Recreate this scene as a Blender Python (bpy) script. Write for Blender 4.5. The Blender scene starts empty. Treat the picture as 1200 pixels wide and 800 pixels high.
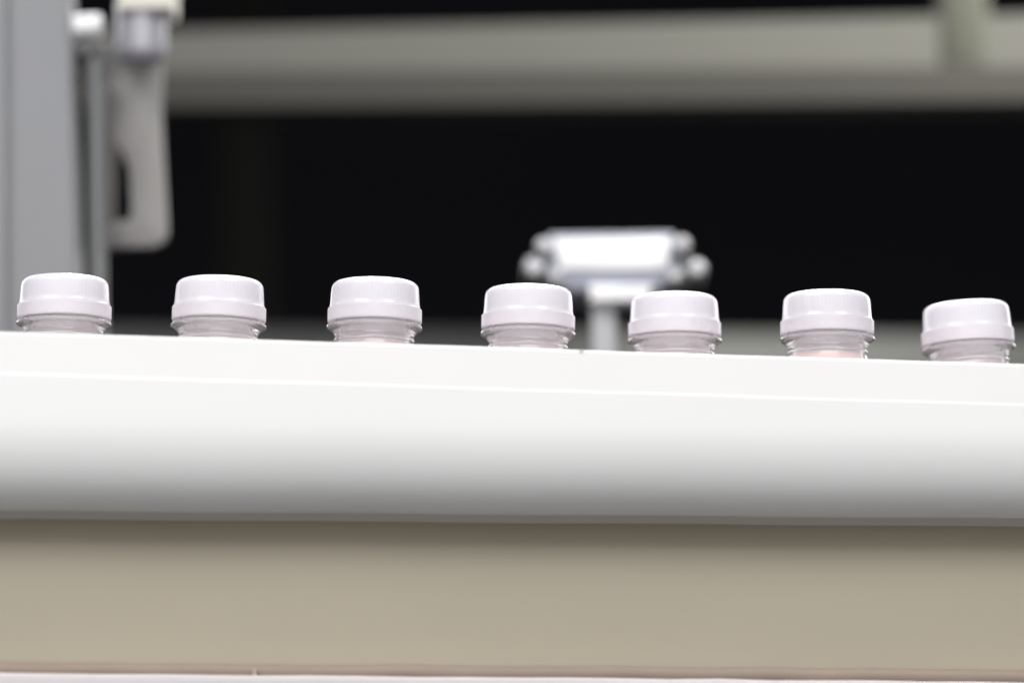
import bpy, bmesh, math, random
from mathutils import Vector, Matrix

random.seed(7)
R = math.radians
SC = bpy.context.scene
COL = SC.collection

# ------------------------------------------------------------------ camera
DIST, PITCH, FRAME = 1.2, R(8.5), 0.3273           # metres to the caps, look-up angle, width seen at the caps
CAM = Vector((0, -DIST * math.cos(PITCH), -DIST * math.sin(PITCH)))
FWD = Vector((0, math.cos(PITCH), math.sin(PITCH)))
UP = Vector((0, -math.sin(PITCH), math.cos(PITCH)))
cd = bpy.data.cameras.new('camera')
cam = bpy.data.objects.new('camera', cd)
COL.objects.link(cam)
cam.location = CAM
cam.rotation_euler = (R(90) + PITCH, 0, 0)
cd.sensor_width = 36
cd.lens = 36 * DIST / FRAME
cd.clip_start, cd.clip_end = 0.05, 50
cd.dof.use_dof = True
cd.dof.focus_distance = DIST - 0.010
cd.dof.aperture_fstop = 3.6
cd.dof.aperture_blades = 9
SC.camera = cam

# ------------------------------------------------------------------ light
w = bpy.data.worlds.new('World')
SC.world = w
w.use_nodes = True
nt = w.node_tree
nt.nodes['Background'].inputs[1].default_value = 1.0
tcw, sep, rmp = nt.nodes.new('ShaderNodeTexCoord'), nt.nodes.new('ShaderNodeSeparateXYZ'), nt.nodes.new('ShaderNodeValToRGB')
mpw = nt.nodes.new('ShaderNodeMapRange')            # a dim hall: pale ceiling above, dark floor below
mpw.inputs[1].default_value, mpw.inputs[2].default_value = -1, 1
nt.links.new(tcw.outputs['Generated'], sep.inputs[0])
nt.links.new(sep.outputs['Z'], mpw.inputs[0])
nt.links.new(mpw.outputs[0], rmp.inputs[0])
rmp.color_ramp.elements[0].position, rmp.color_ramp.elements[0].color = 0.45, (0.020, 0.019, 0.018, 1)
rmp.color_ramp.elements[1].position, rmp.color_ramp.elements[1].color = 0.55, (0.30, 0.31, 0.33, 1)
rmp.color_ramp.elements.new(0.8).color = (0.40, 0.41, 0.43, 1)
nt.links.new(rmp.outputs[0], nt.nodes['Background'].inputs[0])


def lamp(name, az, el, dist, sx, sy, power, col=(1, 1, 1), aim=(0, 0, 0)):
    """An area light; az 0 is towards the camera, positive to the right."""
    l = bpy.data.lights.new(name, 'AREA')
    l.shape, l.size, l.size_y, l.energy, l.color = 'RECTANGLE', sx, sy, power, col
    o = bpy.data.objects.new(name, l)
    COL.objects.link(o)
    a = Vector(aim)
    d = Vector((math.sin(az) * math.cos(el), -math.cos(az) * math.cos(el), math.sin(el)))
    o.location = a + d * dist
    o.rotation_euler = d.to_track_quat('Z', 'Y').to_euler()
    return o


lamp('ceiling_lamp', R(-38), R(42), 1.8, 0.85, 0.60, 21.5, (1.0, 0.985, 0.965))
lamp('ceiling_lamp', R(42), R(44), 2.0, 0.60, 0.60, 20.5, (1.0, 0.985, 0.97))
lamp('ceiling_lamp', R(174), R(42), 2.1, 1.4, 0.4, 62, (1.0, 0.98, 0.97))
lamp('side_fill', R(-148), R(24), 1.5, 0.9, 0.8, 9, (1.0, 0.98, 0.985))  # unseen pair of fills added behind to brighten necks and cap rims
lamp('side_fill', R(150), R(23), 1.5, 0.9, 0.8, 9, (1.0, 0.98, 0.985))
lamp('front_fill', R(4), R(8), 2.3, 2.2, 0.5, 16, (1.0, 0.985, 0.97))  # broad unseen front fill, added to lift the panel's shadowed top
sl = bpy.data.lights.new('girder_fill', 'SPOT')    # unseen spot added to brighten the girder's right end
sl.energy, sl.spot_size, sl.spot_blend, sl.shadow_soft_size, sl.color = 225, R(42), 1.0, 0.04, (1.0, 1.0, 0.88)
so = bpy.data.objects.new('girder_fill', sl)
COL.objects.link(so)
so.location = (0.70, 0.10, 0.60)
so.rotation_euler = (so.location - Vector((0.17, 0.38, 0.26))).to_track_quat('Z', 'Y').to_euler()

SC.view_settings.view_transform = 'Standard'
SC.view_settings.look = 'None'
SC.view_settings.exposure = 0
SC.view_settings.gamma = 1
SC.render.engine = 'CYCLES'
SC.cycles.use_denoising = True
SC.cycles.max_bounces = 16
SC.cycles.transmission_bounces = 12
SC.cycles.transparent_max_bounces = 12


# ------------------------------------------------------------------ helpers
def at(px, py, y):
    """Photograph pixel (1200 x 800) -> point of the place at depth y."""
    s = FRAME / 1200
    d = FWD * DIST + Vector((1, 0, 0)) * ((px - 600) * s) + UP * ((400 - py) * s)
    return CAM + d * ((y - CAM.y) / d.y)


def mat(name, col, rough=0.5, metal=0.0, noise=0.0, nscale=60.0, bump=0.0, bscale=400.0, stretch=(1, 1, 1),
        trans=0.0, ior=1.45, sss=0.0, spec=0.5, rvar=0.0):
    m = bpy.data.materials.new(name)
    m.use_nodes = True
    nt = m.node_tree
    b = nt.nodes['Principled BSDF']
    b.inputs['Base Color'].default_value = (*col, 1)
    b.inputs['Roughness'].default_value = rough
    b.inputs['Metallic'].default_value = metal
    b.inputs['Transmission Weight'].default_value = trans
    b.inputs['IOR'].default_value = ior
    b.inputs['Specular IOR Level'].default_value = spec
    if sss:
        b.inputs['Subsurface Weight'].default_value = sss
        b.inputs['Subsurface Radius'].default_value = (1, 0.85, 1)
        b.inputs['Subsurface Scale'].default_value = 0.0025
    tc = nt.nodes.new('ShaderNodeTexCoord')
    mp = nt.nodes.new('ShaderNodeMapping')
    mp.inputs['Scale'].default_value = stretch
    nt.links.new(tc.outputs['Object'], mp.inputs[0])
    if noise or rvar:
        n = nt.nodes.new('ShaderNodeTexNoise')
        n.inputs['Scale'].default_value = nscale
        n.inputs['Detail'].default_value = 6
        n.inputs['Roughness'].default_value = 0.62
        nt.links.new(mp.outputs[0], n.inputs['Vector'])
        if noise:
            mx = nt.nodes.new('ShaderNodeMix')
            mx.data_type = 'RGBA'
            mx.inputs[6].default_value = (*[c * (1 - noise) for c in col], 1)
            mx.inputs[7].default_value = (*[min(1, c * (1 + noise)) for c in col], 1)
            nt.links.new(n.outputs['Fac'], mx.inputs[0])
            nt.links.new(mx.outputs[2], b.inputs['Base Color'])
        if rvar:
            mr = nt.nodes.new('ShaderNodeMapRange')
            mr.inputs[3].default_value = max(0.02, rough - rvar)
            mr.inputs[4].default_value = min(1, rough + rvar)
            nt.links.new(n.outputs['Fac'], mr.inputs[0])
            nt.links.new(mr.outputs[0], b.inputs['Roughness'])
    if bump:
        n2 = nt.nodes.new('ShaderNodeTexNoise')
        n2.inputs['Scale'].default_value = bscale
        n2.inputs['Detail'].default_value = 4
        nt.links.new(mp.outputs[0], n2.inputs['Vector'])
        bp = nt.nodes.new('ShaderNodeBump')
        bp.inputs['Strength'].default_value = bump
        bp.inputs['Distance'].default_value = 0.0003
        nt.links.new(n2.outputs['Fac'], bp.inputs['Height'])
        nt.links.new(bp.outputs[0], b.inputs['Normal'])
    return m


def link(name, bm, m, parent=None, smooth=30):
    bmesh.ops.recalc_face_normals(bm, faces=bm.faces)
    me = bpy.data.meshes.new(name)
    bm.to_mesh(me)
    bm.free()
    me.materials.append(m)
    if smooth:
        me.shade_smooth()
        me.set_sharp_from_angle(angle=R(smooth))
    o = bpy.data.objects.new(name, me)
    COL.objects.link(o)
    if parent:
        o.parent = parent
    return o


def empty(name, loc=(0, 0, 0)):
    o = bpy.data.objects.new(name, None)
    o.location = loc
    o.empty_display_size = 0.01
    COL.objects.link(o)
    return o


def tag(o, label=None, cat=None, group=None, kind=None):
    for k, v in (('label', label), ('category', cat), ('group', group), ('kind', kind)):
        if v:
            o[k] = v
    return o


def rel(o, parent):
    """Parent o, whose mesh was built in world coordinates, to an Empty standing elsewhere."""
    o.parent = parent
    o.matrix_parent_inverse = Matrix.Translation(-Vector(parent.location))
    return o


def lathe(bm, prof, seg=96, ribs=None, closed=True):
    """Revolve (r, z) points in metres; ribs(i, k) -> extra radius at profile point i, segment k."""
    rings = []
    for i, (r, z) in enumerate(prof):
        if r < 1e-7:
            rings.append([bm.verts.new((0, 0, z))])
            continue
        ring = []
        for k in range(seg):
            a = 2 * math.pi * k / seg
            rr = r + (ribs(i, k) if ribs else 0)
            ring.append(bm.verts.new((rr * math.cos(a), rr * math.sin(a), z)))
        rings.append(ring)
    pairs = list(zip(rings, rings[1:]))
    if closed:
        pairs.append((rings[-1], rings[0]))
    for a, b in pairs:
        for k in range(seg):
            n = (k + 1) % seg
            if len(a) == 1 and len(b) == 1:
                break
            if len(a) == 1:
                bm.faces.new((a[0], b[k], b[n]))
            elif len(b) == 1:
                bm.faces.new((a[k], b[0], a[n]))
            else:
                bm.faces.new((a[k], b[k], b[n], a[n]))
    return bm


def loft(bm, sections):
    """Closed outlines (same point count) skinned one to the next and capped."""
    vs = [[bm.verts.new(p) for p in s] for s in sections]
    n = len(vs[0])
    for a, b in zip(vs, vs[1:]):
        for i in range(n):
            j = (i + 1) % n
            bm.faces.new((a[i], a[j], b[j], b[i]))
    bm.faces.new(vs[0])
    bm.faces.new(list(reversed(vs[-1])))
    return bm


def bevel(bm, r, seg=3, angle=40):
    es = [e for e in bm.edges if len(e.link_faces) == 2 and e.calc_face_angle(0) > R(angle)]
    bmesh.ops.bevel(bm, geom=es, offset=r, segments=seg, profile=0.5, affect='EDGES', clamp_overlap=True)
    return bm


def prism(bm, pix, y, depth, holes=(), z_extend=None):
    """A plate with a pixel outline standing at depth y, `depth` metres thick, with holes cut through."""
    edges = []
    for loop in [pix] + list(holes):
        vs = [bm.verts.new(at(px, py, y)) for px, py in loop]
        edges += [bm.edges.new((vs[i], vs[(i + 1) % len(vs)])) for i in range(len(vs))]
    r = bmesh.ops.triangle_fill(bm, use_beauty=True, use_dissolve=False, edges=edges)
    faces = [g for g in r['geom'] if isinstance(g, bmesh.types.BMFace)]
    ex = bmesh.ops.extrude_face_region(bm, geom=faces)
    for v in [g for g in ex['geom'] if isinstance(g, bmesh.types.BMVert)]:
        v.co.y += depth
    return bm


def box(bm, p0, p1):
    x0, y0, z0 = p0
    x1, y1, z1 = p1
    loft(bm, [[(x, y0, z0), (x, y1, z0), (x, y1, z1), (x, y0, z1)] for x in (x0, x1)])
    return bm


def tube(bm, a, b, r, seg=24, round_end=0.0):
    a, b = Vector(a), Vector(b)
    d = (b - a).normalized()
    s = d.orthogonal().normalized()
    t = d.cross(s)
    L = (b - a).length
    st = [(0, 1.0)]
    if round_end:
        for k in range(0, 7):
            q = math.pi / 2 * k / 6
            st.append(((L - round_end) + round_end * math.sin(q), (1 - round_end / r) + round_end / r * math.cos(q)))
    else:
        st.append((L, 1.0))
    loft(bm, [[a + d * z + (s * math.cos(2 * math.pi * k / seg) + t * math.sin(2 * math.pi * k / seg)) * r * max(f, .02)
               for k in range(seg)] for z, f in st])
    return bm


def arc(cx, cy, r, a0, a1, n):
    return [(cx + r * math.cos(R(a0 + (a1 - a0) * i / n)), cy + r * math.sin(R(a0 + (a1 - a0) * i / n))) for i in range(n + 1)]


# ------------------------------------------------------------------ materials
M_cap = mat('white_cap_plastic', (0.84, 0.82, 0.875), 0.19, sss=0.3, bump=0.03, bscale=900, spec=0.5)
M_band = mat('band_plastic', (0.90, 0.862, 0.915), 0.3, sss=0.25, spec=0.4)
def clear_plastic(name, gloss, milk):
    m = bpy.data.materials.new(name)                # thin clear wall: see-through, glossy, a little milky
    m.use_nodes = True
    nt = m.node_tree
    nt.nodes.remove(nt.nodes['Principled BSDF'])
    tr, gl, lw = nt.nodes.new('ShaderNodeBsdfTransparent'), nt.nodes.new('ShaderNodeBsdfGlossy'), nt.nodes.new('ShaderNodeLayerWeight')
    df, tl, m1, m2, m3 = (nt.nodes.new(t) for t in ('ShaderNodeBsdfDiffuse', 'ShaderNodeBsdfTranslucent') + ('ShaderNodeMixShader',) * 3)
    pw, mr = nt.nodes.new('ShaderNodeMath'), nt.nodes.new('ShaderNodeMapRange')
    pw.operation, pw.inputs[1].default_value = 'POWER', 2.6
    mr.inputs[3].default_value, mr.inputs[4].default_value = gloss, 0.75
    tr.inputs[0].default_value = (0.998, 0.995, 0.998, 1)
    gl.inputs['Roughness'].default_value = 0.13
    lw.inputs[0].default_value = 0.5
    df.inputs[0].default_value = tl.inputs[0].default_value = (0.97, 0.965, 0.98, 1)
    m1.inputs[0].default_value, m2.inputs[0].default_value = 0.5, milk
    nt.links.new(df.outputs[0], m1.inputs[1]); nt.links.new(tl.outputs[0], m1.inputs[2])
    nt.links.new(tr.outputs[0], m2.inputs[1]); nt.links.new(m1.outputs[0], m2.inputs[2])
    nt.links.new(lw.outputs['Facing'], pw.inputs[0]); nt.links.new(pw.outputs[0], mr.inputs[0])
    nt.links.new(mr.outputs[0], m3.inputs[0]); nt.links.new(m2.outputs[0], m3.inputs[1]); nt.links.new(gl.outputs[0], m3.inputs[2])
    nt.links.new(m3.outputs[0], nt.nodes['Material Output'].inputs[0])
    return m


M_pet = clear_plastic('clear_pet', 0.06, 0.31)
M_ring = mat('clear_ring', (0.985, 0.98, 0.985), 0.05, trans=0.80, ior=1.36, spec=0.7)
M_juice = mat('pink_juice', (0.90, 0.60, 0.56), 0.25)
M_rail = mat('white_rail_plastic', (0.86, 0.857, 0.848), 0.42, noise=0.02, nscale=35, bump=0.05, bscale=700, spec=0.35)
M_beam = mat('white_beam_plastic', (0.85, 0.855, 0.855), 0.58, noise=0.02, nscale=20, bump=0.05, bscale=500, stretch=(0.25, 1, 1), spec=0.35)
M_beige = mat('beige_paint', (0.392, 0.350, 0.270), 0.5, noise=0.10, nscale=6, stretch=(1, 1, 2.5), rvar=0.1)
M_nick = mat('grey_nick', (0.62, 0.61, 0.58), 0.6)
M_under_shade = mat('grey_underside_shade', (0.64, 0.635, 0.615), 0.5, noise=0.05)  # grey stands in for shade under the beam
M_contact_shade = mat('brown_contact_shade', (0.27, 0.215, 0.175), 0.55, noise=0.12, nscale=30)  # brown tone stands in for contact shade above the ledge
M_ledge = mat('white_ledge_paint', (0.62, 0.585, 0.60), 0.4, noise=0.04, nscale=25)
M_belt = mat('white_belt', (0.66, 0.66, 0.67), 0.55, noise=0.08, nscale=80, bump=0.3)
M_steel = mat('grey_column_paint', (0.235, 0.24, 0.255), 0.45, noise=0.10, nscale=14, bump=0.2, stretch=(1, 1, .2))
M_plate = mat('warm_steel', (0.212, 0.206, 0.203), 0.42, 0.15, noise=0.10, nscale=30, rvar=0.12)
M_plate_shade = mat('brown_plate_shade', (0.11, 0.10, 0.096), 0.5)  # dark tone for the shade painted on the bracket plate
M_rod = mat('grey_steel', (0.15, 0.155, 0.158), 0.38, 0.3, noise=0.08, nscale=40)
M_barrel = mat('pale_metal', (0.36, 0.36, 0.40), 0.3, 0.25, noise=0.05)
M_cream = mat('cream_plastic', (0.72, 0.70, 0.64), 0.45, noise=0.04)
M_white = mat('white_plastic', (0.86, 0.87, 0.89), 0.4, noise=0.02)
M_silver = mat('silver_paint', (0.30, 0.32, 0.385), 0.4, 0.1, noise=0.06)
M_post = mat('pale_post_paint', (0.40, 0.41, 0.43), 0.4)
M_chrome = mat('bright_metal', (0.42, 0.42, 0.44), 0.32, 0.7, noise=0.05)
M_girder = mat('grey_green_paint', (0.066, 0.0645, 0.059), 0.6, noise=0.10, nscale=6, bump=0.2)
M_brown = mat('brown_grey_paint', (0.018, 0.016, 0.014), 0.6, noise=0.12, nscale=8)
M_hang = mat('green_paint', (0.043, 0.044, 0.034), 0.6, noise=0.08, nscale=12)
M_back = mat('grey_back_rail', (0.050, 0.050, 0.052), 0.5, noise=0.07, nscale=8)
M_dark = mat('dark_paint', (0.0028, 0.0028, 0.0027), 1.0, noise=0.2, nscale=5, spec=0.0)
M_wall = mat('black_wall_paint', (0.0058, 0.0058, 0.0074), 0.9, noise=0.25, nscale=3, spec=0.05)

for m_, c_, f_ in ((M_cap, (0.9, 0.87, 0.93), 0.30), (M_band, (0.95, 0.935, 0.955), 0.42)):
    nt = m_.node_tree
    out = nt.nodes['Material Output']
    tl, ms = nt.nodes.new('ShaderNodeBsdfTranslucent'), nt.nodes.new('ShaderNodeMixShader')
    tl.inputs[0].default_value = (*c_, 1)
    ms.inputs[0].default_value = f_
    nt.links.new(nt.nodes['Principled BSDF'].outputs[0], ms.inputs[1])
    nt.links.new(tl.outputs[0], ms.inputs[2])
    nt.links.new(ms.outputs[0], out.inputs[0])

# ------------------------------------------------------------------ large structure
bm = box(bmesh.new(), (-3, 2.4, -1.6), (3, 2.5, 2.6))
tag(link('back_wall', bm, M_wall), kind='structure')

# front rail: a white strip on a white beam whose underside rounds away
def ends(pl, pr, yl, yr, ext=0.25):
    a, b = at(*pl, yl), at(*pr, yr)
    d = b - a
    return a - d * ext, b + d * ext


YL, YR = -0.0545, -0.031                            # front of the strip, left and right end of the frame
PROUD = 0.0002                                       # the beam stands this far in front of the strip
rail = tag(empty('guide_rail', at(600, 605, -0.035)),
           'long white plastic guide rail across the whole picture, rounded along its underside', 'guide rail')
A, B = ends((0, 388), (1200, 426.5), YL, YR)
As, Bs = ends((0, 437.5), (1200, 474), YL, YR)
A1, B1 = ends((0, 437.5), (1200, 474), YL - PROUD, YR - PROUD)
A2, B2 = ends((0, 598), (1200, 607), YL - PROUD + .012, YR - PROUD + .012)
ux = (B - A).normalized()
back = Vector((-ux.y, ux.x, 0)).normalized()        # away from the camera, square to the rail


def strip_sec(p, h):
    o = [(0, -0.0010)] + arc(0.0007, -0.0007, 0.0007, 180, 90, 4) + [(0.0017, 0), (0.008, 0), (0.008, -h), (0, -h)]
    return [p + back * u + Vector((0, 0, v)) for u, v in o]


N = 90
secs = []
for i in range(N + 1):
    f = i / N
    p, q = A.lerp(B, f), As.lerp(Bs, f)
    p = p + Vector((0, 0, 0.00012 * math.sin(f * 23) * math.sin(f * 7 + 1)))
    secs.append(strip_sec(p, (p - q).length + 0.004))
rel(link('rail_strip', loft(bmesh.new(), secs), M_rail), rail)
for px, py, l in ((681, 411.2, .0015),):   # nicks along the strip's upper edge
    p = at(px, py, YL + (YR - YL) * px / 1200)
    bm = loft(bmesh.new(), [[p + Vector((x, -.0002, -.0009 * t)), p + Vector((x, .0006, -.0009 * t)), p + Vector((x + .0002, .0006, .0004)),
                             p + Vector((x + .0002, -.0002, .0004))] for x, t in ((-l / 2, .5), (0, 1), (l / 2, .4))])
    rel(link('nick', bm, M_nick), rail)

FILLET, FILLET_D, TEND, COVE, SHADE_LEN = 0.028, 0.018, 71, 0.009, 0.0045
TH = math.atan(math.tan(R(TEND)) * FILLET_D / FILLET)   # slope of the underside where the beam ends


def beam_top(h):
    return -(h - FILLET * math.sin(R(TEND)))


def beam_end(h):
    return FILLET_D * (1 - math.cos(R(TEND))), -h


def place(p, o):
    return [p + back * u + Vector((0, 0, v)) for u, v in o]


def beam_sec(p, h):
    v0 = beam_top(h)
    o = arc(0.0002, -0.0002, 0.0002, 90, 180, 4) + [(0, -0.0006), (0, v0 + .002)]
    o += [(FILLET_D * (1 - math.cos(R(t))), v0 - FILLET * math.sin(R(t))) for t in [0.01] + list(range(4, TEND, 4)) + [TEND]]
    u, v = beam_end(h)
    return place(p, o + [(u + .0010, v + .0012), (u + .0010, 0)])


def shade_sec(p, h):                                 # grey strip paints the underside's shade, from beam to panel
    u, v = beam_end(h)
    du, dv = SHADE_LEN * math.sin(TH), -SHADE_LEN * math.cos(TH)
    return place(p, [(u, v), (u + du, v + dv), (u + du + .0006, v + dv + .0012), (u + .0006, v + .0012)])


def panel_sec(p, h):                                # concave at its top, then straight down
    u, v = beam_end(h)
    u, v = u + SHADE_LEN * math.sin(TH), v - SHADE_LEN * math.cos(TH)
    o = [(u + COVE * (math.cos(TH * (1 - k / 10)) - math.cos(TH)), v - COVE * (math.sin(TH) - math.sin(TH * (1 - k / 10)))) for k in range(11)]
    e = o[-1]
    return place(p, o + [(e[0], v - .02), (e[0], v - .052), (e[0] + .0016, v - .052), (e[0] + .0016, v - .004), (u + .0010, v + .0012)])


RECESS = FILLET_D * (1 - math.cos(R(TEND))) + SHADE_LEN * math.sin(TH) + COVE * (1 - math.cos(TH))
st = []
for i in range(N + 1):
    f = i / N
    p, q = A1.lerp(B1, f), A2.lerp(B2, f)
    q = q - back * 0.012
    st.append((p + Vector((0, 0, 0.00010 * math.sin(f * 31 + 2))), (p - q).length))
rel(link('rounded_beam', loft(bmesh.new(), [beam_sec(*x) for x in st]), M_beam), rail)
rel(link('underside_shade', loft(bmesh.new(), [shade_sec(*x) for x in st]), M_under_shade), rail)

# beige frame panel in the shade under the beam, contact shade painted as a brown strip, and the white ledge below
frame = tag(empty('conveyor', at(600, 790, 0.0)),
            'beige painted conveyor side panel in the shade below the white rail', 'conveyor')
PL, PR = YL - PROUD + RECESS, YR - PROUD + RECESS
rel(link('side_panel', loft(bmesh.new(), [panel_sec(*x) for x in st]), M_beige), frame)
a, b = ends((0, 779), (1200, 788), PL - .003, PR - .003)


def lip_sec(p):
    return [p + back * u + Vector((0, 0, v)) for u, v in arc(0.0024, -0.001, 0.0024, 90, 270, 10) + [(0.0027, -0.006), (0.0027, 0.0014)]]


rel(link('contact_shade_strip', loft(bmesh.new(), [lip_sec(a.lerp(b, i / 30) + Vector((0, 0, random.uniform(-.00025, .00025)))) for i in range(31)]), M_contact_shade), frame)
a, b = ends((0, 787.5), (1200, 798), PL - .008, PR - .008)
ledge = tag(empty('lower_ledge', a.lerp(b, .5)), 'white ledge running under the beige panel along the bottom edge', 'ledge')


def ledge_sec(p):
    return [p + back * u + Vector((0, 0, v)) for u, v in arc(0.0015, -0.0015, 0.0015, 180, 90, 5) + [(0.007, 0), (0.007, -0.05), (0, -0.05)]]


rel(link('ledge_bar', loft(bmesh.new(), [ledge_sec(a.lerp(b, i / 30) + Vector((0, 0, random.uniform(-.0002, .0002)))) for i in range(31)]), M_ledge), ledge)
for px in (298,):
    p = at(px, 787.5 + 9 * px / 1200, PL + (PR - PL) * px / 1200 - .006)
    bm = box(bmesh.new(), p + Vector((-.0006, 0, -.001)), p + Vector((.0006, .004, .0018)))
    rel(link('clip', bevel(bm, .0003, 2), M_beige), ledge)

# ------------------------------------------------------------------ bottles
mm = 0.001
BAND0, HB = 104.0, 0.0                              # band's lower edge above the bottle's base, mm
cap_out = [(14.8, 4.46), (14.66, 4.6), (14.55, 4.85), (14.43, 5.25), (14.31, 5.65), (14.24, 6.1), (14.19, 6.9), (14.05, 9.4), (13.93, 10.6)]
cap_out += [(11.25 + 2.65 * math.cos(R(t)), 10.75 + 2.55 * math.sin(R(t))) for t in range(6, 91, 12)]
cap_out += [(8.0, 13.42), (0, 13.5)]
cap_in = [(0, 12.1), (10.8, 12.0), (12.5, 10.8), (13.2, 4.6)]
cap_prof = [(r * mm, (z + BAND0) * mm) for r, z in cap_out + cap_in]
SEG = 432


def knurl(i, k):
    g = {6: .3, 7: .4, 8: .35, 9: .15}.get(i, 0)
    return -g * 0.00006 * (0.5 - 0.5 * math.cos(2 * math.pi * k / SEG * 72)) ** 2


cap_me = lathe(bmesh.new(), cap_prof, SEG, knurl)
band_prof = [(14.6, 0.0), (14.88, 0.06), (15.0, 0.28), (15.0, 0.7), (15.0, 3.9), (15.0, 4.2), (14.94, 4.36), (14.8, 4.43), (14.0, 4.44),
             (13.5, 4.4), (13.5, 0.9), (13.9, 0.1), (14.2, 0.0)]
band_me = lathe(bmesh.new(), [(r * mm, (z + BAND0) * mm) for r, z in band_prof], 160)
shell_out = [(0, -101.0), (12, -101.5), (15.5, -104), (17.2, -103), (18.0, -100.5), (18.0, -42), (17.8, -36), (17.2, -29.5), (16, -22.5),
             (14.5, -16.5), (13.3, -12), (12.75, -8.6), (12.6, -7.2), (12.65, -6.5), (12.95, -6.2), (13.0, -5.95), (12.9, -5.7), (12.62, -5.5), (12.6, -4.95), (12.68, -4.7), (12.7, -4.5), (12.7, -4.25),
             (12.7, -3.9), (12.7, -0.6), (12.7, 0.6),
             (12.6, 1.2), (12.3, 1.5), (12.3, 11.0), (12.0, 11.5)]
shell_in = [(10.9, 11.5), (10.7, 11.2), (10.7, -1), (10.9, -4), (11.2, -6.5), (11.6, -8.8), (12.4, -12.4), (13.7, -17), (15.2, -23.2), (16.4, -30),
            (17.0, -36.5), (17.2, -42), (17.2, -100), (15, -102.6), (12, -100.7), (0, -100.2)]
slim = lambda r: r if r < 12.5 else 12.5 + (r - 12.5) * 0.68      # a slender bottle body
shell_prof = [((slim(r) if z < -9 else r) * mm, (z + BAND0) * mm) for r, z in shell_out + shell_in]
ring = [(12.72, -4.0), (12.9, -3.75), (13.5, -3.05), (14.4, -2.3), (15.0, -2.05), (15.18, -1.9), (15.22, -1.75), (15.22, -1.2), (15.18, -1.1), (14.95, -.95),
        (13.6, -.8), (12.95, -.55), (12.72, -.3)]
ring_me = lathe(bmesh.new(), [(r * mm, (z + BAND0) * mm) for r, z in ring], 160)
shell_me = lathe(bmesh.new(), shell_prof, 128)


def juice_bm(level):
    side = [(0, -100.0), (12, -100.5), (15, -102.4), (17.1, -100), (17.1, -42), (16.9, -36.5), (16.3, -30), (15.1, -23.2), (13.6, -17), (12.3, -12.4),
            (11.5, -8.8), (11.1, -6.5), (10.85, -4.5)]
    pr = [p for p in side if p[1] < level - .4]
    for p, q in zip(side, side[1:]):
        if p[1] < level <= q[1] and p[0] > 0:
            f = (level - p[1]) / (q[1] - p[1])
            pr.append((p[0] + f * (q[0] - p[0]), level))
    pr.append((0, level - .1))
    return lathe(bmesh.new(), [((slim(r) if z < -9 else r) * mm, (z + BAND0) * mm) for r, z in pr], 64, closed=False)


INC = R(0.9)
z0 = at(600, 336, 0.0).z - 0.0133
def belt_z(x):
    return z0 - x * math.tan(INC)


def made():
    root = empty('juice_bottle')
    shell = link('bottle_shell', shell_me, M_pet, root, 40)
    link('support_ring', ring_me, M_ring, root, 40)
    cap = link('cap', cap_me, M_cap, root, 40)
    link('tamper_band', band_me, M_band, cap, 40)
    return root


G = 'capped juice bottles in a row behind the white rail'
# cap centre x, cap top y, lean (deg, clockwise), juice level (mm from the band), label
row = [
    (76.5, 319.5, 0.3, -12.5, 'white capped clear bottle directly in front of the grey machine column'),
    (258, 321.5, 1.1, -12.0, 'white capped clear bottle just right of the steel bracket, before the dark wall'),
    (440, 323.5, 0.8, -7.3, 'white capped clear bottle with a small pink patch in its neck, third along'),
    (619.5, 331.5, 0.8, -9.6, 'white capped clear bottle just left of the post of the blurred sensor'),
    (790, 340.5, -0.2, -11.0, 'white capped clear bottle just right of the post of the blurred sensor'),
    (968.5, 338, -0.2, -6.9, 'white capped clear bottle showing the widest band of pink juice in its neck'),
    (1131, 350, -3.0, -7.8, 'white capped clear bottle leaning slightly to the left at the right end of the row'),
]
proto = made()
kids = [(c, list(c.children)) for c in proto.children]
bottles = []
for i, (cx, ty, lean, lev, lab) in enumerate(row):
    if i == 0:
        o = proto
    else:
        o = proto.copy()
        COL.objects.link(o)
        for c, subs in kids:
            cc = c.copy()
            COL.objects.link(cc)
            cc.parent = o
            for s in subs:
                ss = s.copy()
                COL.objects.link(ss)
                ss.parent = cc
    tag(o, lab, 'bottle', G)
    dirn = at(cx, ty, 0) - CAM
    P = CAM
    for _ in range(4):
        P = CAM + dirn * ((belt_z(P.x) + 0.0133 - CAM.z) / dirn.z)
    top = P + Vector((dirn.x / dirn.y * 0.0118, 0.0118, 0))   # axis at the cap's top
    rot = Matrix.Rotation(R(lean), 4, 'Y') @ Matrix.Rotation(random.uniform(0, 6.28), 4, 'Z')
    o.rotation_euler = rot.to_euler()
    o.location = top - rot @ Vector((0, 0, (BAND0 + 13.3) * mm))
    link('juice', juice_bm(lev), M_juice, o, 40)
    bottles.append(o)

# the belt they stand on
zb = lambda x: belt_z(x) - BAND0 * mm - 0.0003
yl, yr = bottles[0].location.y, bottles[-1].location.y
slope = (yr - yl) / (bottles[-1].location.x - bottles[0].location.x)
secs = []
for x in (-.26, .26):
    ym = slope * x + (yl + yr) / 2 - 0.004
    secs.append([(x, ym - .019, zb(x)), (x, ym + .045, zb(x)), (x, ym + .045, zb(x) - .004), (x, ym - .019, zb(x) - .004)])
tag(link('conveyor_belt', loft(bmesh.new(), secs), M_belt),
    'white conveyor belt carrying the row of bottles behind the white rail', 'conveyor belt')

# ------------------------------------------------------------------ background machine
# far rail, a grey bar behind the bottles
a, b = ends((0, 383), (1200, 394), 0.48, 0.53, 0.6)
dn = Vector((0, 0, -0.06))
bk = Vector((0, 0.03, 0))
bm = loft(bmesh.new(), [[a, a + dn, a + dn + bk, a + bk], [b, b + dn, b + dn + bk, b + bk]])
tag(link('far_rail', bevel(bm, .002), M_back), 'blurred dull grey bar low behind the row of bottles', 'rail')

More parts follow.
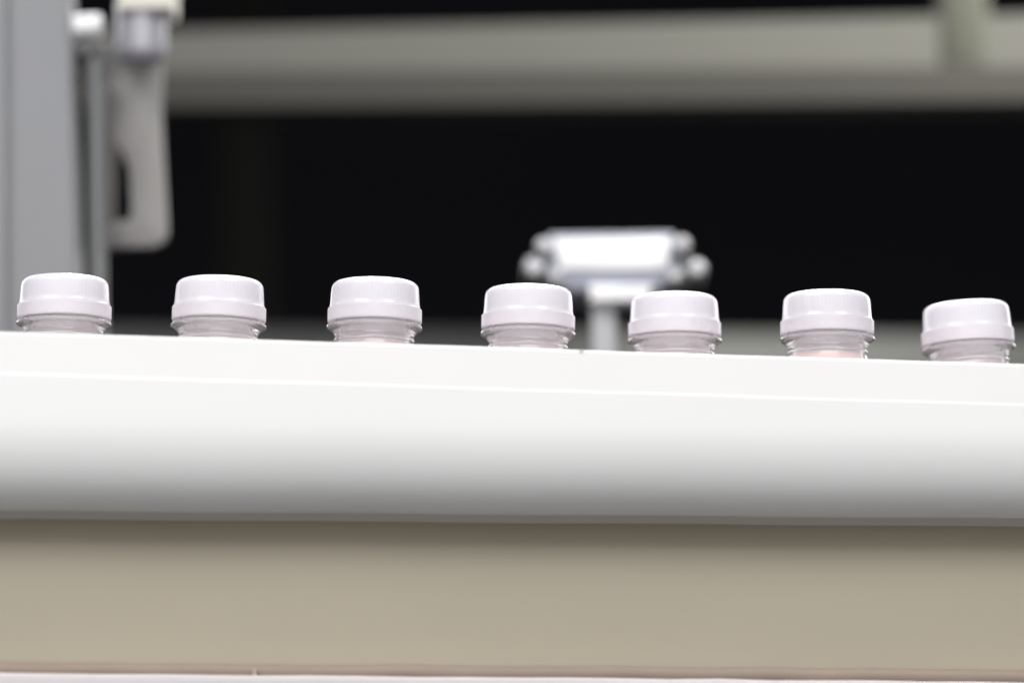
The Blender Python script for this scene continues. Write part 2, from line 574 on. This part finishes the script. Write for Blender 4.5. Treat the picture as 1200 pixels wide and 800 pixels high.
# overhead girder
gird = tag(empty('girder', at(600, 120, 0.385)), 'blurred grey green girder high across the dark background', 'girder')
a, b = ends((190, 37), (1200, 17), 0.42, 0.36, 0.35)
c, d = ends((190, 84), (1200, 79), 0.42, 0.36, 0.35)
bk = Vector((0, 0.05, 0))
bm = loft(bmesh.new(), [[a, c, c + bk, a + bk], [b, d, d + bk, b + bk]])
rel(link('girder_beam', bevel(bm, .003), M_girder), gird)
a, b = c + Vector((0, -.001, -.0005)), d + Vector((0, -.001, -.0005))
c, d = ends((190, 125), (1200, 118), 0.419, 0.359, 0.35)
bk = Vector((0, 0.03, 0))
bm = loft(bmesh.new(), [[a, c, c + bk, a + bk], [b, d, d + bk, b + bk]])
rel(link('lower_channel', bevel(bm, .003), M_brown), gird)
bm = prism(bmesh.new(), [(1100, -120), (1158, -120), (1156, 76), (1102, 76)], 0.3634, 0.008)
xc = at(1129, 0, .3634).x
for v in bm.verts:                                  # it lies along the girder's face
    v.co.y -= 0.165 * (v.co.x - xc)
rel(link('hanger_strap', bevel(bm, .002), M_hang), gird)

bm = prism(bmesh.new(), [(250, -150), (310, -150), (310, 520), (250, 520)], 0.8, 0.06)
tag(link('dark_post', bevel(bm, .004), M_dark), 'very dark upright post behind the girder near the steel bracket', 'post')

# left column
colm = tag(empty('machine_column', at(40, 560, 0.165)), 'blurred pale grey machine column standing at the left edge', 'column')
bm = prism(bmesh.new(), [(-140, -120), (79, -120), (98.5, 560), (-140, 560)], 0.165, 0.02)
rel(link('column_post', bevel(bm, .002), M_steel), colm)
bm = prism(bmesh.new(), [(-140, -110), (6, -110), (8, 555), (-140, 555)], 0.161, 0.003)
rel(link('cover_plate', bevel(bm, .0008), M_steel), colm)

bm = tube(bmesh.new(), at(112, 70, 0.17), at(117, 560, 0.17), 0.0033)
tag(link('support_rod', bm, M_rod), 'thin grey upright rod between the column and the steel bracket', 'rod')

brk = tag(empty('bracket', at(160, 290, 0.185)), 'grey steel bracket plate with a tapered slot and rounded lower corner', 'bracket')
corner = arc(176, 270, 19, 0, 90, 6)
bm = prism(bmesh.new(), [(84, 46), (126, 48), (132, 60), (190, 58), (188, 130), (195, 262)] + corner + [(122, 290), (118, 200), (110, 120), (100, 90), (84, 86)], 0.185, 0.006,
           holes=[[(133, 176), (141, 172), (151, 198), (154, 251), (149, 259), (136, 259), (133, 252)]])
rel(link('bracket_plate', bevel(bm, .0008, 2, 50), M_plate), brk)
bm = prism(bmesh.new(), [(110, 108), (117, 112), (134, 165), (141, 186), (133, 190), (134, 255), (133, 262), (123, 262), (119, 200)], 0.1838, 0.003)
rel(link('plate_shade', bm, M_plate_shade), brk)  # dark sheet standing in for shade on the plate's left part
k = at(103, 30, 0.172)
bm = tube(bmesh.new(), k + Vector((-.006, 0, -.0006)), k + Vector((.0055, 0, 0)), 0.0042, 20, 0.0015)
rel(link('clamp_knob', bm, M_white), brk)
k = at(100, 56, 0.178)
bm = tube(bmesh.new(), k + Vector((0, .006, 0)), k + Vector((0, -.004, 0)), 0.0038, 6)
rel(link('bolt', bm, M_rod), brk)

snr = tag(empty('round_sensor', at(166, 74, 0.172)), 'stubby pale metal cylinder with cream cap hanging over the bracket', 'sensor')
bm = tube(bmesh.new(), at(166, 4, 0.172), at(166, 76, 0.172), 0.0094, 32, 0.0055)
rel(link('barrel', bm, M_barrel), snr)
bm = prism(bmesh.new(), [(136, -60), (204, -60), (202, 10), (138, 11)], 0.160, 0.024)
rel(link('cream_cap', bevel(bm, .0012), M_cream), snr)

# sensor box on a post
Y = 0.20
sb = tag(empty('sensor_box', at(715, 420, Y)), 'blurred silver box with a bright white face on a short post', 'sensor')
bm = prism(bmesh.new(), [(645, 273), (788, 271), (796, 290), (791, 334), (770, 342), (655, 343), (640, 333), (634, 296)], Y, 0.045)
rel(link('housing', bevel(bm, .003), M_silver), sb)
bm = prism(bmesh.new(), [(650, 280), (782, 278), (785, 315), (655, 316)], Y - .0014, 0.004)
rel(link('front_plate', bevel(bm, .0008), M_white), sb)
bm = prism(bmesh.new(), [(690, 333), (764, 333), (760, 352), (692, 353)], Y - .0022, 0.02)
rel(link('lower_plate', bevel(bm, .001), M_white), sb)
bm = prism(bmesh.new(), [(694, 348), (722, 348), (721, 470), (695, 470)], Y + .004, 0.012)
rel(link('post', bevel(bm, .0015), M_post), sb)
for px, py, rr in ((637, 290, 0.0030), (625, 316, 0.0036), (650, 325, 0.0030), (799, 288, 0.0030), (816, 317, 0.0036), (790, 325, 0.0030)):
    p = at(px, py, Y - .004)
    bm = tube(bmesh.new(), p + Vector((0, .02, 0)), p + Vector((0, -.004, 0)), rr, 20, rr * .6)
    rel(link('knob', bm, M_chrome), sb)
bm = prism(bmesh.new(), [(616, 303), (636, 298), (636, 330), (617, 328)], Y + .008, 0.012)
rel(link('side_lug', bevel(bm, .001), M_rod), sb)
bm = prism(bmesh.new(), [(794, 298), (822, 304), (818, 334), (794, 335)], Y + .008, 0.012)
rel(link('side_lug', bevel(bm, .001), M_rod), sb)
